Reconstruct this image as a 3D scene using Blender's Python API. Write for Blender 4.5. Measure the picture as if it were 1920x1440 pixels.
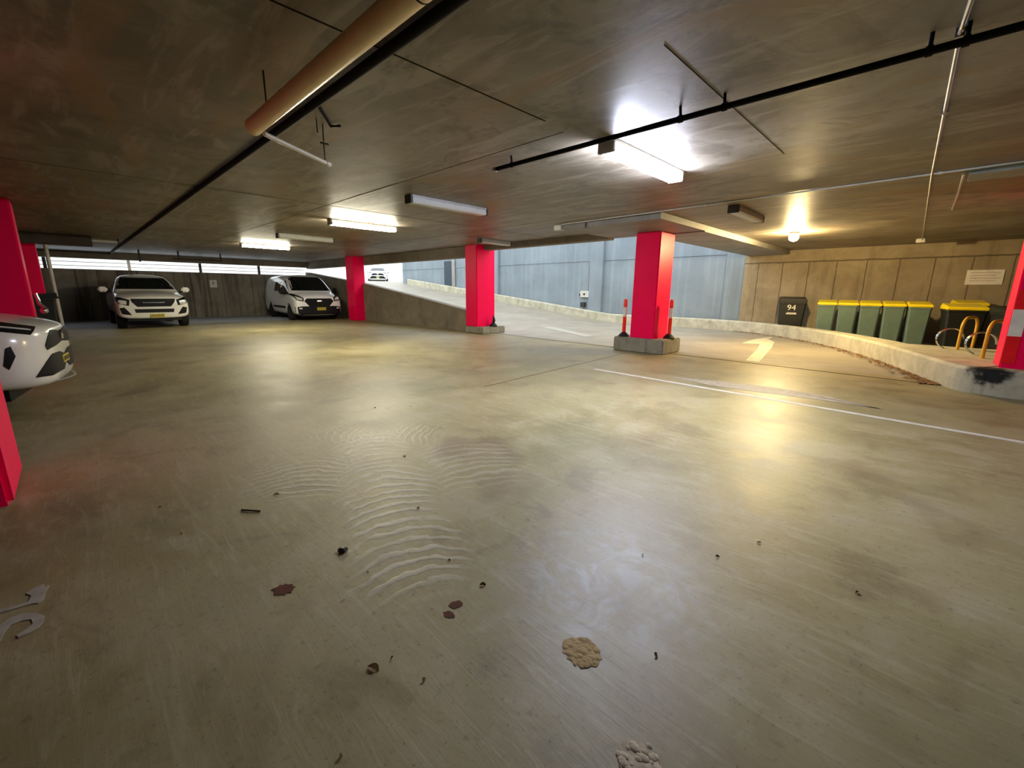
import bpy, bmesh, math, random
from mathutils import Vector, Matrix
from mathutils.bvhtree import BVHTree
random.seed(7)
for o in list(bpy.data.objects): bpy.data.objects.remove(o)
S = bpy.context.scene
COL = S.collection

# ------------------------------------------------------------------ camera
H = 1.35                       # lens height, metres
CEIL = 2.73
cam_d = bpy.data.cameras.new('camera'); cam = bpy.data.objects.new('camera', cam_d); COL.objects.link(cam)
cam_d.sensor_fit = 'HORIZONTAL'; cam_d.sensor_width = 36.0; cam_d.lens = 36.0 * 800 / 1920
cam_d.clip_start = 0.05; cam_d.clip_end = 300
RM = ((0.7151181893, 0.1553303545, -0.6815265631),
      (0.6989515723, -0.1470085433, 0.6998965550),
      (0.0085249527, -0.9768628200, -0.2136968788))   # rows: world axes; cols: right, down, forward
M4 = Matrix.Identity(4)
for i in range(3):
    M4[i][0] = RM[i][0]; M4[i][1] = -RM[i][1]; M4[i][2] = -RM[i][2]
M4[0][3] = 0; M4[1][3] = 0; M4[2][3] = H
cam.matrix_world = M4
S.camera = cam
CP = Vector((0, 0, H))
def ray(x, y):
    u, v = x - 960, y - 720
    return Vector([RM[i][0]*u + RM[i][1]*v + RM[i][2]*800 for i in range(3)])
def onz(x, y, z=0.0): r = ray(x, y); return CP + r*((z-H)/r.z)
def onx(x, y, X): r = ray(x, y); return CP + r*(X/r.x)
def ony(x, y, Y): r = ray(x, y); return CP + r*(Y/r.y)

# ------------------------------------------------------------------ view, sky, sun
S.view_settings.view_transform = 'Standard'
S.view_settings.look = 'None'
S.view_settings.exposure = 0.5
S.view_settings.gamma = 1.0
S.view_settings.use_curve_mapping = False
W = bpy.data.worlds.new('world'); S.world = W; W.use_nodes = True
wn = W.node_tree; bg = wn.nodes['Background']
bg.inputs[0].default_value = (0.86, 0.93, 1.0, 1); bg.inputs[1].default_value = 2.1

# ------------------------------------------------------------------ material helpers
def col(h, a=1.0):
    h = h.lstrip('#'); v = [int(h[i:i+2], 16)/255 for i in (0, 2, 4)]
    return tuple([(c/12.92 if c <= .04045 else ((c+.055)/1.055)**2.4) for c in v]) + (a,)
class NT:
    def __init__(s, name):
        s.m = bpy.data.materials.new(name); s.m.use_nodes = True; s.t = s.m.node_tree; s.b = s.t.nodes['Principled BSDF']
    def n(s, kind, **kw):
        nd = s.t.nodes.new(kind)
        for k, v in kw.items():
            if k in nd.inputs: nd.inputs[k].default_value = v
            else: setattr(nd, k, v)
        return nd
    def l(s, a, b): s.t.links.new(a, b)
    def val(s, x, sock):
        if hasattr(x, 'links') or isinstance(x, bpy.types.NodeSocket): s.l(x, sock)
        else: sock.default_value = x
    def math(s, op, a, b=0.0, c=None, clamp=False):
        nd = s.t.nodes.new('ShaderNodeMath'); nd.operation = op; nd.use_clamp = clamp
        s.val(a, nd.inputs[0]); s.val(b, nd.inputs[1])
        if c is not None: s.val(c, nd.inputs[2])
        return nd.outputs[0]
    def noise(s, vec, scale, detail=4, rough=.55, dist=0.0):
        nd = s.n('ShaderNodeTexNoise'); nd.inputs['Scale'].default_value = scale; nd.inputs['Detail'].default_value = detail
        nd.inputs['Roughness'].default_value = rough; nd.inputs['Distortion'].default_value = dist
        if vec is not None: s.l(vec, nd.inputs['Vector'])
        return nd.outputs['Fac']
    def pos(s): return s.n('ShaderNodeNewGeometry').outputs['Position']
    def mapv(s, vec, scale=(1, 1, 1), rot=(0, 0, 0), loc=(0, 0, 0)):
        nd = s.n('ShaderNodeMapping'); s.l(vec, nd.inputs['Vector'])
        nd.inputs['Scale'].default_value = scale; nd.inputs['Rotation'].default_value = rot; nd.inputs['Location'].default_value = loc
        return nd.outputs[0]
    def ramp(s, fac, stops):
        nd = s.n('ShaderNodeValToRGB'); s.l(fac, nd.inputs[0]); e = nd.color_ramp.elements
        while len(e) < len(stops): e.new(.5)
        for i, (p, c) in enumerate(stops): e[i].position = p; e[i].color = c if len(c) == 4 else tuple(c)+(1,)
        return nd.outputs[0]
    def mix(s, fac, a, b, mode='MIX'):
        nd = s.t.nodes.new('ShaderNodeMix'); nd.data_type = 'RGBA'; nd.blend_type = mode
        s.val(fac, nd.inputs[0]); s.val(a, nd.inputs[6]); s.val(b, nd.inputs[7]); return nd.outputs[2]
    def smooth(s, x, a, b):
        nd = s.n('ShaderNodeMapRange', interpolation_type='SMOOTHSTEP'); s.val(x, nd.inputs[0])
        nd.inputs[1].default_value = a; nd.inputs[2].default_value = b; return nd.outputs[0]
    def xyz(s, vec): nd = s.n('ShaderNodeSeparateXYZ'); s.l(vec, nd.inputs[0]); return nd.outputs
    def bump(s, h, strength=.3, dist=.02):
        nd = s.n('ShaderNodeBump'); nd.inputs['Strength'].default_value = strength; nd.inputs['Distance'].default_value = dist
        s.l(h, nd.inputs['Height']); s.l(nd.outputs[0], s.b.inputs['Normal'])
def simple(name, c, rough=.5, metal=0.0, var=.12, scale=6.0, spec=.5, emit=None, es=0.0, coat=0.0):
    t = NT(name); p = t.pos()
    f = t.noise(p, scale, 5)
    c = col(c) if isinstance(c, str) else c
    lo = tuple(x*(1-var) for x in c[:3])+(1,); hi = tuple(min(1, x*(1+var)) for x in c[:3])+(1,)
    t.l(t.ramp(f, [(.3, lo), (.7, hi)]), t.b.inputs['Base Color'])
    t.b.inputs['Roughness'].default_value = rough; t.b.inputs['Metallic'].default_value = metal
    t.b.inputs['Specular IOR Level'].default_value = spec
    if coat: t.b.inputs['Coat Weight'].default_value = coat; t.b.inputs['Coat Roughness'].default_value = .08
    if emit: t.b.inputs['Emission Color'].default_value = col(emit); t.b.inputs['Emission Strength'].default_value = es
    return t.m

# ---- floor: polished, worn concrete with tyre squeal ridges
def floor_mat():
    t = NT('polished_concrete_floor'); p = t.pos(); X, Y, Z = t.xyz(p)
    big = t.noise(p, .45, 4, .6, .4); mid = t.noise(p, 2.2, 6, .62, .6); fine = t.noise(p, 26, 5, .65)
    brush = t.noise(t.mapv(p, (1.2, 9, 1), (0, 0, .9)), 2.0, 6, .65, .8)
    base = t.ramp(big, [(.32, col('#7f734b')), (.5, col('#92885f')), (.68, col('#a69c76'))])
    base = t.mix(t.math('MULTIPLY', t.smooth(mid, .50, .64), .50), base, col('#a3997c'))
    base = t.mix(t.math('MULTIPLY', t.smooth(mid, .48, .34), .34), base, col('#5a4e3c'))
    base = t.mix(t.math('MULTIPLY', t.smooth(brush, .50, .66), .34), base, col('#b2a98c'))
    base = t.mix(t.math('MULTIPLY', t.smooth(fine, .55, .72), .42), base, col('#4f4634'))
    sp = t.noise(p, 70, 3, .6); base = t.mix(t.math('MULTIPLY', t.smooth(sp, .62, .72), .55), base, col('#443b2b'))
    sp2 = t.noise(t.mapv(p, (1, 1, 1), (0, 0, 0), (9, 9, 0)), 11, 6, .7, .6); base = t.mix(t.math('MULTIPLY', t.smooth(sp2, .52, .68), .28), base, col('#a9a184'))
    # brown damp stains
    st = t.noise(t.mapv(p, (1, 1, 1), (0, 0, 0), (4.3, 1.7, 0)), .8, 3, .5, .8)
    base = t.mix(t.math('MULTIPLY', t.smooth(st, .58, .72), .45), base, col('#5f4836'))
    # green cast patches
    gr = t.noise(t.mapv(p, (1, 1, 1), (0, 0, 0), (-7, 3, 0)), .7, 3, .5, .3)
    base = t.mix(t.math('MULTIPLY', t.smooth(gr, .52, .7), .3), base, col('#66694a'))
    ridges = None
    warp = t.noise(p, 3.0, 3, .6, .2)
    def squeal(cx, cy, ang, lam, curv, tw, s0, s1, amp):
        # chevron ridges: s runs along the skid, t across it
        ca, sa = math.cos(ang), math.sin(ang)
        dx = t.math('SUBTRACT', X, cx); dy = t.math('SUBTRACT', Y, cy)
        s_ = t.math('ADD', t.math('MULTIPLY', dx, ca), t.math('MULTIPLY', dy, sa))
        t_ = t.math('ADD', t.math('MULTIPLY', dx, -sa), t.math('MULTIPLY', dy, ca))
        q = t.math('MULTIPLY', t.math('MULTIPLY', t_, t_), curv)
        ph = t.math('ADD', t.math('ADD', s_, q), t.math('MULTIPLY', warp, .22))
        w = t.math('SINE', t.math('MULTIPLY', ph, 2*math.pi/lam))
        w = t.smooth(w, -.1, .95)
        ta = t.math('ABSOLUTE', t.math('ADD', t_, t.math('MULTIPLY', t.math('SUBTRACT', warp, .5), .35)))
        m = t.math('MULTIPLY', t.smooth(ta, tw, tw*.55), t.math('MULTIPLY', t.smooth(s_, s0, s0+.35), t.smooth(s_, s1, s1-.35)))
        m = t.math('MULTIPLY', m, t.smooth(t.noise(p, 1.9, 3), .30, .52))
        return t.math('MULTIPLY', t.math('MULTIPLY', w, m), amp)
    a0 = math.atan2(.98-1.68, -1.54+3.31)
    r1 = squeal(-2.42, 1.30, a0, .105, -1.5, .36, -1.5, 1.15, 1.0)
    r2 = squeal(-3.15, 1.0, a0-.05, .085, -1.2, .42, -.5, .5, .62)
    r3 = squeal(-2.55, 2.15, a0-.1, .10, -.9, .45, -.5, .7, .55)
    r4 = squeal(-3.7, 1.9, a0+1.1, .07, -.8, .35, -.7, .8, .45)
    rid = t.math('MAXIMUM', t.math('MAXIMUM', r1, r2), t.math('MAXIMUM', r3, r4))
    base = t.mix(t.math('MULTIPLY', rid, .40), base, col('#d0ccbf'))
    # pale scuffed swirl
    dx = t.math('SUBTRACT', X, -.92); dy = t.math('SUBTRACT', Y, 1.62)
    d2 = t.math('SQRT', t.math('ADD', t.math('MULTIPLY', dx, dx), t.math('MULTIPLY', dy, dy)))
    sw = t.math('MULTIPLY', t.smooth(d2, .62, .12), t.smooth(t.noise(p, 3.4, 6, .7, 2.2), .44, .62))
    base = t.mix(t.math('MULTIPLY', sw, .55), base, col('#a9b0ac'))
    t.l(base, t.b.inputs['Base Color'])
    r = t.math('ADD', t.math('MULTIPLY', mid, .32), .25)
    r = t.math('ADD', r, t.math('MULTIPLY', brush, .16))
    t.l(r, t.b.inputs['Roughness']); t.b.inputs['Specular IOR Level'].default_value = .52
    hgt = t.math('ADD', t.math('MULTIPLY', rid, .7), t.math('ADD', t.math('MULTIPLY', mid, .5), t.math('MULTIPLY', brush, .35)))
    t.bump(hgt, .22, .02)
    return t.m
def ceiling_mat():
    t = NT('stained_concrete_ceiling'); p = t.pos(); X, Y, Z = t.xyz(p)
    big = t.noise(p, .38, 5, .62, .7); mid = t.noise(p, 1.5, 7, .66, .9); fine = t.noise(p, 9, 6, .7, .3)
    form = t.noise(t.mapv(p, (.5, 2.6, 1)), 1.6, 6, .62, 1.2)
    base = t.ramp(big, [(.30, col('#5b5140')), (.5, col('#786f60')), (.70, col('#928a7d'))])
    base = t.mix(t.math('MULTIPLY', t.smooth(mid, .52, .38), .6), base, col('#4a4235'))
    base = t.mix(t.math('MULTIPLY', t.smooth(form, .50, .64), .48), base, col('#a0988a'))
    base = t.mix(t.math('MULTIPLY', t.smooth(fine, .54, .70), .38), base, col('#4a4338'))
    rust = t.noise(t.mapv(p, (.5, 1.4, 1), (0, 0, .25), (3.1, 5.2, 0)), .75, 5, .6, 1.0)
    base = t.mix(t.math('MULTIPLY', t.smooth(rust, .53, .64), .5), base, col('#876a3f'))
    t.l(base, t.b.inputs['Base Color'])
    t.l(t.math('ADD', t.math('MULTIPLY', mid, .25), .36), t.b.inputs['Roughness']); t.b.inputs['Specular IOR Level'].default_value = .45
    t.bump(t.math('ADD', mid, t.math('MULTIPLY', fine, .4)), .10, .02)
    return t.m
def concrete(name, lo, hi, streak=.35, rough=.8, sc=1.6, dark='#3d352a'):
    t = NT(name); p = t.pos()
    a = t.noise(p, sc, 6, .65, .5); f = t.noise(p, 22, 5, .7); v = t.noise(t.mapv(p, (3.2, 3.2, .25)), 1.6, 5, .6, .3)
    base = t.ramp(a, [(.32, col(lo)), (.68, col(hi))])
    base = t.mix(t.math('MULTIPLY', t.smooth(v, .52, .7), streak), base, col(dark))
    base = t.mix(t.math('MULTIPLY', t.smooth(f, .6, .78), .3), base, col(dark))
    t.l(base, t.b.inputs['Base Color']); t.b.inputs['Roughness'].default_value = rough
    t.bump(t.math('ADD', a, f), .18, .01); return t.m
def kerb_mat():
    t = NT('kerb_concrete'); p = t.pos(); X, Y, Z = t.xyz(p)
    a = t.noise(p, 3.0, 6, .65, .5); f = t.noise(p, 22, 5, .7); v = t.noise(t.mapv(p, (3.2, 3.2, .25)), 1.6, 5)
    base = t.ramp(a, [(.32, col('#a19d87')), (.68, col('#c6c1a9'))])
    base = t.mix(t.math('MULTIPLY', t.smooth(v, .52, .7), .22), base, col('#5f5a48'))
    base = t.mix(t.math('MULTIPLY', t.smooth(f, .6, .78), .3), base, col('#5f5a48'))
    nd = t.n('ShaderNodeVectorMath', operation='DISTANCE'); t.l(p, nd.inputs[0]); nd.inputs[1].default_value = (.70, 8.72, .33)
    d = t.math('ADD', nd.outputs['Value'], t.math('MULTIPLY', t.math('SUBTRACT', t.noise(p, 7, 5, .65), .5), .45))
    base = t.mix(t.smooth(d, .27, .12), base, col('#0d0d0c'))     # tyre rubber rubbed off on the kerb nose
    t.l(base, t.b.inputs['Base Color']); t.b.inputs['Roughness'].default_value = .8
    t.bump(t.math('ADD', a, f), .18, .01); return t.m
def panel_wall_mat():
    t = NT('cast_panel_wall'); p = t.pos(); X, Y, Z = t.xyz(p)
    a = t.noise(p, 1.5, 6, .65, .5); f = t.noise(p, 16, 5, .7); v = t.noise(t.mapv(p, (3, 3, .3)), 1.4, 5)
    base = t.ramp(a, [(.3, col('#84755b')), (.7, col('#a49678'))])
    base = t.mix(t.math('MULTIPLY', t.smooth(v, .5, .7), .35), base, col('#5a4c36'))
    base = t.mix(t.math('MULTIPLY', t.smooth(f, .6, .8), .35), base, col('#4e4332'))
    wob = t.math('MULTIPLY', t.math('SUBTRACT', t.noise(p, 3, 3), .5), .05)
    xx = t.math('ADD', X, wob)
    fx = t.math('ABSOLUTE', t.math('SUBTRACT', t.math('FRACT', t.math('DIVIDE', t.math('ADD', xx, 20.04), .735)), .5))
    line = t.math('MULTIPLY', t.smooth(fx, .473, .49), t.smooth(Z, 2.36, 2.33))
    zz = t.math('ABSOLUTE', t.math('SUBTRACT', t.math('ADD', Z, wob), 2.35))
    line = t.math('MAXIMUM', line, t.smooth(zz, .028, .012))
    base = t.mix(t.math('MULTIPLY', line, .7), base, col('#3c3020'))
    t.l(base, t.b.inputs['Base Color']); t.b.inputs['Roughness'].default_value = .85
    t.bump(t.math('SUBTRACT', a, line), .3, .02); return t.m
def vertical_form_mat():
    t = NT('board_marked_concrete'); p = t.pos(); X, Y, Z = t.xyz(p)
    a = t.noise(p, 1.2, 6, .65, .6); v = t.noise(t.mapv(p, (2.4, 2.4, .18)), 1.5, 5)
    base = t.ramp(a, [(.3, col('#726b5d')), (.7, col('#948d7e'))])
    base = t.mix(t.math('MULTIPLY', t.smooth(v, .47, .64), .6), base, col('#38332b'))
    fy = t.math('ABSOLUTE', t.math('SUBTRACT', t.math('FRACT', t.math('DIVIDE', t.math('ADD', Y, 30), .62)), .5))
    base = t.mix(t.math('MULTIPLY', t.smooth(fy, .46, .49), .6), base, col('#2d2820'))
    t.l(base, t.b.inputs['Base Color']); t.b.inputs['Roughness'].default_value = .8; t.bump(a, .2, .01); return t.m
def blue_mat():
    t = NT('pale_blue_painted_wall'); p = t.pos(); X, Y, Z = t.xyz(p)
    a = t.noise(p, .8, 5, .6, .3); v = t.noise(t.mapv(p, (4, 4, .12)), 1.3, 6, .6)
    base = t.ramp(a, [(.3, col('#758086')), (.7, col('#879298'))])
    base = t.mix(t.math('MULTIPLY', t.smooth(v, .5, .68), .25), base, col('#a5b3ba'))
    base = t.mix(t.math('MULTIPLY', t.smooth(v, .42, .3), .3), base, col('#607380'))
    t.l(base, t.b.inputs['Base Color']); t.b.inputs['Roughness'].default_value = .6; t.bump(v, .1, .01); return t.m
def pink_mat():
    t = NT('hot_pink_gloss_paint'); p = t.pos()
    a = t.noise(p, 2.5, 5)
    t.l(t.ramp(a, [(.3, (.95, .0, .075, 1)), (.7, (1.0, .0, .09, 1))]), t.b.inputs['Base Color'])
    t.b.inputs['Roughness'].default_value = .42; t.b.inputs['Specular IOR Level'].default_value = .16
    t.bump(t.noise(p, 14, 4), .06, .01); return t.m

MF = floor_mat(); MC = ceiling_mat(); MPW = panel_wall_mat(); MVW = vertical_form_mat(); MB_ = blue_mat(); MP = pink_mat()
MRW = concrete('ramp_side_concrete', '#6e6656', '#8d8370', .25)
MRAMP = concrete('ramp_concrete', '#8b8373', '#a39b8a', .1, .55, 1.0, '#6a6252')
MKERB = kerb_mat()
MBEAM = concrete('beam_concrete', '#6d6455', '#857c6d', .2)
MSOFF = concrete('soffit_concrete', '#74706a', '#8d8a83', .15, .6)
MPLINTH = concrete('plinth_concrete', '#7b7767', '#9b9785', .5, .85, 4.0, '#37382c')
MWHITE_B = simple('white_render', '#e8e8e4', .8)
MPAINT = simple('white_road_paint', '#cfccc2', .6, 0, .18, 9)
MPAINT2 = simple('worn_white_paint', '#a9a396', .6, 0, .25, 14)
MPAINTY = simple('worn_arrow_paint', '#cfc7ab', .6, 0, .2, 9)
MJOINT = simple('dark_joint', '#4f4738', .95, 0, .12, 6, .1)
MJ2 = simple('ceiling_form_joint', '#2c251d', 1.0, 0, .12, 6, .0)  # own dark tone of the ceiling form joints
MHOUS = simple('light_housing', '#9a9a94', .45, .0, .1)
MDIFF = simple('unlit_diffuser', '#b9bab6', .35, .0, .05)
MHS = simple('dark_fitting', '#2e2b27', .5)
MDUCT = simple('tan_pvc_pipe', '#f0d9a2', .3, 0, .08, 4, .35)
MBLK = simple('black_pipe_plastic', '#080706', .75, 0, .2, 6, .15)
MSTEEL = simple('galvanised_steel', '#9b9a94', .35, .7)
MWPIPE = simple('white_pvc', '#c4c2b6', .35)
MCAR = simple('white_car_paint', '#e4e4dc', .22, 0, .02, 3, .5, coat=.8)
MCAR2 = simple('van_white_paint', '#f6f8fa', .22, 0, .02, 3, .5, coat=.8)
MGLASS = simple('dark_car_glass', '#0e1316', .06, 0, .2, 2, .8)
MGRILLE = simple('black_grille_plastic', '#050607', .55, 0, .2, 6, .25)
MTRIM = simple('black_bumper_plastic', '#0b0c0e', .55, 0, .12, 6, .3)
MTYRE = simple('tyre_rubber', '#0c0c0d', .85)
MRIM = simple('alloy_rim', '#9ba0a5', .3, .8)
MLENS = simple('clear_headlamp_lens', '#e4e8e6', .08, .25, .05)
MCHROME = simple('chrome', '#cfd2d4', .12, 1.0, .05)
MYPL = simple('yellow_number_plate', '#c8b62a', .5, 0, .08)
MBIN = simple('green_bin_plastic', '#5f7568', .5, 0, .1)
MBIND = simple('dark_bin_plastic', '#14170f', .5, 0, .15)
MBINY = simple('yellow_bin_lid', '#ffe014', .42, 0, .08)
MYEL = simple('yellow_painted_steel', '#d9a92c', .4, 0, .1)
MORG = simple('orange_bollard_plastic', '#ff2c12', .4, 0, .05)
MBWH = simple('reflective_white_band', '#e2ddd0', .4)
MRUB = simple('black_rubber', '#0d0d0c', .7)
MSIGN = simple('white_sign_face', '#dcd9d0', .5)
MLEAF = simple('dry_leaves', '#8a6237', .9, 0, .5, 30)
MRUST = simple('rust_stain', '#5c3420', .9, 0, .3, 25)
MROUGH = concrete('exposed_aggregate', '#9a845c', '#c3ab7c', .1, .95, 12, '#51432c')
MGREY = simple('grey_trunking_paint', '#8b9086', .5)
MRED = simple('red_reflective', '#f0101c', .35)
MDOOR = simple('slate_door', '#2b3a47', .5)
def emit_mat(name, c, s):
    t = NT(name); t.b.inputs['Base Color'].default_value = (.8, .8, .8, 1)
    t.b.inputs['Emission Color'].default_value = col(c); t.b.inputs['Emission Strength'].default_value = s; return t.m
MTUBE_C = emit_mat('lit_cool_diffuser', '#e2e8ff', 160)
MTUBE_G = emit_mat('lit_neutral_diffuser', '#fff6d8', 110)
MFILL = emit_mat('faint_fill_diffuser', '#fff0c8', 2.5)  # weak emission for the two fill battens added out of view
MBULB = emit_mat('lit_warm_globe', '#ffe0a0', 1300)

# ------------------------------------------------------------------ mesh helpers
def nb(): return bmesh.new()
def box(bm, x0, x1, y0, y1, z0, z1, bev=0.0):
    r = bmesh.ops.create_cube(bm, size=1.0); vs = r['verts']
    for v in vs: v.co = Vector(((x0+x1)/2+v.co.x*(x1-x0), (y0+y1)/2+v.co.y*(y1-y0), (z0+z1)/2+v.co.z*(z1-z0)))
    if bev:
        es = list({e for v in vs for e in v.link_edges})
        bmesh.ops.bevel(bm, geom=es, offset=bev, segments=2, affect='EDGES')
    return vs
def tube(bm, pts, r, seg=12, cap=True):
    pts = [Vector(p) for p in pts]; rings = []; n = len(pts)
    up = None
    for i, p in enumerate(pts):
        d = (pts[min(i+1, n-1)] - pts[max(i-1, 0)]).normalized()
        if up is None: up = d.orthogonal().normalized()
        up = (up - d*up.dot(d)).normalized(); side = d.cross(up)
        rr = r[i] if isinstance(r, (list, tuple)) else r
        rings.append([bm.verts.new(p + (up*math.cos(a)+side*math.sin(a))*rr) for a in [2*math.pi*k/seg for k in range(seg)]])
    for a, b in zip(rings, rings[1:]):
        for k in range(seg): bm.faces.new((a[k], a[(k+1) % seg], b[(k+1) % seg], b[k]))
    if cap: bm.faces.new(list(reversed(rings[0]))); bm.faces.new(rings[-1])
def lathe(bm, prof, c=(0, 0, 0), axis='Z', seg=24):
    rings = []
    for r, h in prof:
        ring = []
        for k in range(seg):
            a = 2*math.pi*k/seg; u, v = math.cos(a)*max(r, 1e-4), math.sin(a)*max(r, 1e-4)
            q = {'Z': (u, v, h), 'Y': (u, h, v), 'X': (h, u, v)}[axis]
            ring.append(bm.verts.new((c[0]+q[0], c[1]+q[1], c[2]+q[2])))
        rings.append(ring)
    for a, b in zip(rings, rings[1:]):
        for k in range(seg): bm.faces.new((a[k], a[(k+1) % seg], b[(k+1) % seg], b[k]))
    bm.faces.new(list(reversed(rings[0]))); bm.faces.new(rings[-1])
def prism(bm, poly, z0, z1):
    a = [bm.verts.new((p[0], p[1], z0)) for p in poly]; b = [bm.verts.new((p[0], p[1], z1)) for p in poly]; n = len(poly)
    bm.faces.new(list(reversed(a))); bm.faces.new(b)
    for k in range(n): bm.faces.new((a[k], a[(k+1) % n], b[(k+1) % n], b[k]))
def obj(name, bm, mat, parent=None, smooth=False, loc=None, rot=None):
    bmesh.ops.recalc_face_normals(bm, faces=bm.faces[:])
    me = bpy.data.meshes.new(name); bm.to_mesh(me); bm.free(); me.materials.append(mat)
    if smooth:
        me.polygons.foreach_set('use_smooth', [True]*len(me.polygons))
        try: me.set_sharp_from_angle(angle=math.radians(38))
        except Exception: pass
    o = bpy.data.objects.new(name, me); COL.objects.link(o)
    if parent: o.parent = parent
    if loc: o.location = loc
    if rot: o.rotation_euler = rot
    return o
def tag(o, label, cat, group=None, kind=None):
    o['label'] = label; o['category'] = cat
    if group: o['group'] = group
    if kind: o['kind'] = kind
    return o
def thing(name, label, cat, loc=(0, 0, 0), rz=0.0, group=None):
    o = bpy.data.objects.new(name, None); COL.objects.link(o); o.empty_display_size = .1
    o.location = loc; o.rotation_euler = (0, 0, rz); return tag(o, label, cat, group)
def struct(name, bm, mat, label=None, cat=None):
    o = obj(name, bm, mat); o['kind'] = 'structure'
    if label: o['label'] = label
    if cat: o['category'] = cat
    return o
def dup(root, loc=None, rz=None, label=None, group=None):
    r = root.copy(); COL.objects.link(r)
    if loc is not None: r.location = loc
    if rz is not None: r.rotation_euler = (0, 0, rz)
    if label: r['label'] = label
    if group: r['group'] = group
    for ch in list(root.children):
        c = ch.copy(); COL.objects.link(c); c.parent = r
        for g in list(ch.children):
            d = g.copy(); COL.objects.link(d); d.parent = c
    return r
def text_mesh(name, s, size, mat, parent, loc, rot, ext=.001):
    cu = bpy.data.curves.new(name, 'FONT'); cu.body = s; cu.size = size; cu.extrude = ext; cu.align_x = 'CENTER'; cu.align_y = 'CENTER'
    to = bpy.data.objects.new(name+'_tmp', cu); COL.objects.link(to)
    dg = bpy.context.evaluated_depsgraph_get(); dg.update()
    me = bpy.data.meshes.new_from_object(to.evaluated_get(dg)); bpy.data.objects.remove(to)
    me.materials.clear(); me.materials.append(mat)
    o = bpy.data.objects.new(name, me); COL.objects.link(o); o.parent = parent; o.location = loc; o.rotation_euler = rot
    return o

# ------------------------------------------------------------------ the building shell
XW = -24.6      # far wall
YB = 17.3       # back wall (blue and cast panels)
YR = 9.5        # pillar row / edge of the ramp corridor
def ramp_z(x): return .105*max(0.0, -10.5-x) - .105*.5*max(0.0, min(1.0, (-10.5-x)))*0
bm = nb(); box(bm, XW-.3, 7.5, -9, YR, -.3, 0); struct('floor', bm, MF)
# ramp corridor surface (rises to the street on the left)
bm = nb(); xs = [7.5, 3, 0, -3, -6, -9, -10.5, -11.5, -13, -16, -20, -24, -27, -29, -30]
tops = []
for x in xs:
    z = ramp_z(x)-.004
    if x < -29: z = ramp_z(-29)+.01
    tops.append([bm.verts.new((x, y, zz)) for y, zz in ((YR+.0, z), (YB+.3, z), (YB+.3, -.3), (YR+.0, -.3))])
for a, b in zip(tops, tops[1:]):
    for k in range(4): bm.faces.new((a[k], a[(k+1) % 4], b[(k+1) % 4], b[k]))
bm.faces.new(tops[0]); bm.faces.new(list(reversed(tops[-1])))
struct('floor_ramp', bm, MRAMP, 'pale concrete ramp climbing to the daylight behind the pillars', 'ramp')
# street level outside
bm = nb(); box(bm, -75, -30, -40, 60, 1.6, 1.95); struct('floor_street', bm, MRAMP, 'bright street paving at the top of the ramp', 'paving')
# ceiling slab
bm = nb(); prism(bm, [(XW-.3, -9), (7.5, -9), (7.5, YB+.3), (-4.95, YB+.3), (-4.95, YR+.1), (XW-.3, YR+.1)], CEIL, CEIL+.35)
struct('ceiling', bm, MC)
bm = nb(); box(bm, -4.95, -3.72, YR+.1, YB, 2.60, CEIL); box(bm, -5.9, -3.72, 7.55, YR+.1, 2.62, CEIL)
struct('trim_1', bm, MSOFF, 'lowered concrete soffit over the middle pillar', 'soffit')
bm = nb(); box(bm, XW, -10.6, YR-.22, YR+.1, 2.40, CEIL+.0); struct('trim_2', bm, MBEAM, 'downstand edge beam left of the second pillar', 'beam')
bm = nb(); box(bm, -10.6, -5.9, YR-.16, YR+.1, 2.58, CEIL); struct('trim_3', bm, MBEAM, 'thin edge beam between the two middle pillars', 'beam')
# far wall with an open slot and beam above
bm = nb(); box(bm, XW-.25, XW, -9, YR+.1, 0, 2.05); struct('wall_far', bm, MVW)
bm = nb(); box(bm, XW-.1, XW+.12, -9, YR-.22, 2.46, CEIL); struct('trim_4', bm, MBEAM, 'beam along the top of the far wall', 'beam')
# side wall of the ramp: sloping top
bm = nb()
pts = [(-10.95, 0), (XW, 0), (XW, 2.22), (-18.1, 1.60), (-14.0, 1.09), (-10.95, .68)]
a = [bm.verts.new((x, YR-.30, z)) for x, z in pts]; b = [bm.verts.new((x, YR-.02, z)) for x, z in pts]
bm.faces.new(a); bm.faces.new(list(reversed(b)))
for k in range(len(pts)): bm.faces.new((a[k], a[(k+1) % 6], b[(k+1) % 6], b[k]))
struct('wall_ramp', bm, MRW, 'low concrete wall with a sloping top beside the ramp', 'wall')
# back walls
bm = nb(); box(bm, -28, -5.05, YB, YB+.3, -.3, 6.0)
for x0, x1 in ((-11.75, -11.05), (-5.75, -5.05), (-18.5, -17.9)): box(bm, x0, x1, YB-.14, YB, -.1, 6.0)
box(bm, -28, -5.75, YB-.03, YB, 2.72, 2.78)
struct('wall_blue', bm, MB_)
bm = nb(); box(bm, -5.05, 2.0, YB-.35, YB+.3, -.3, CEIL); struct('wall_back', bm, MPW)
bm = nb(); box(bm, 2.0, 2.3, 11, YB-.35, 0, CEIL); box(bm, 1.32, 2.0, YB-1.2, YB-.35, 0, CEIL)
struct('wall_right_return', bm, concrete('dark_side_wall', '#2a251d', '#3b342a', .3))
bm = nb(); box(bm, 7.5, 7.8, -9, YB+.3, -.3, CEIL); struct('wall_right', bm, MVW)
bm = nb(); box(bm, XW, 7.5, -9.3, -9, -.3, CEIL); struct('wall_left', bm, MVW)

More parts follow.
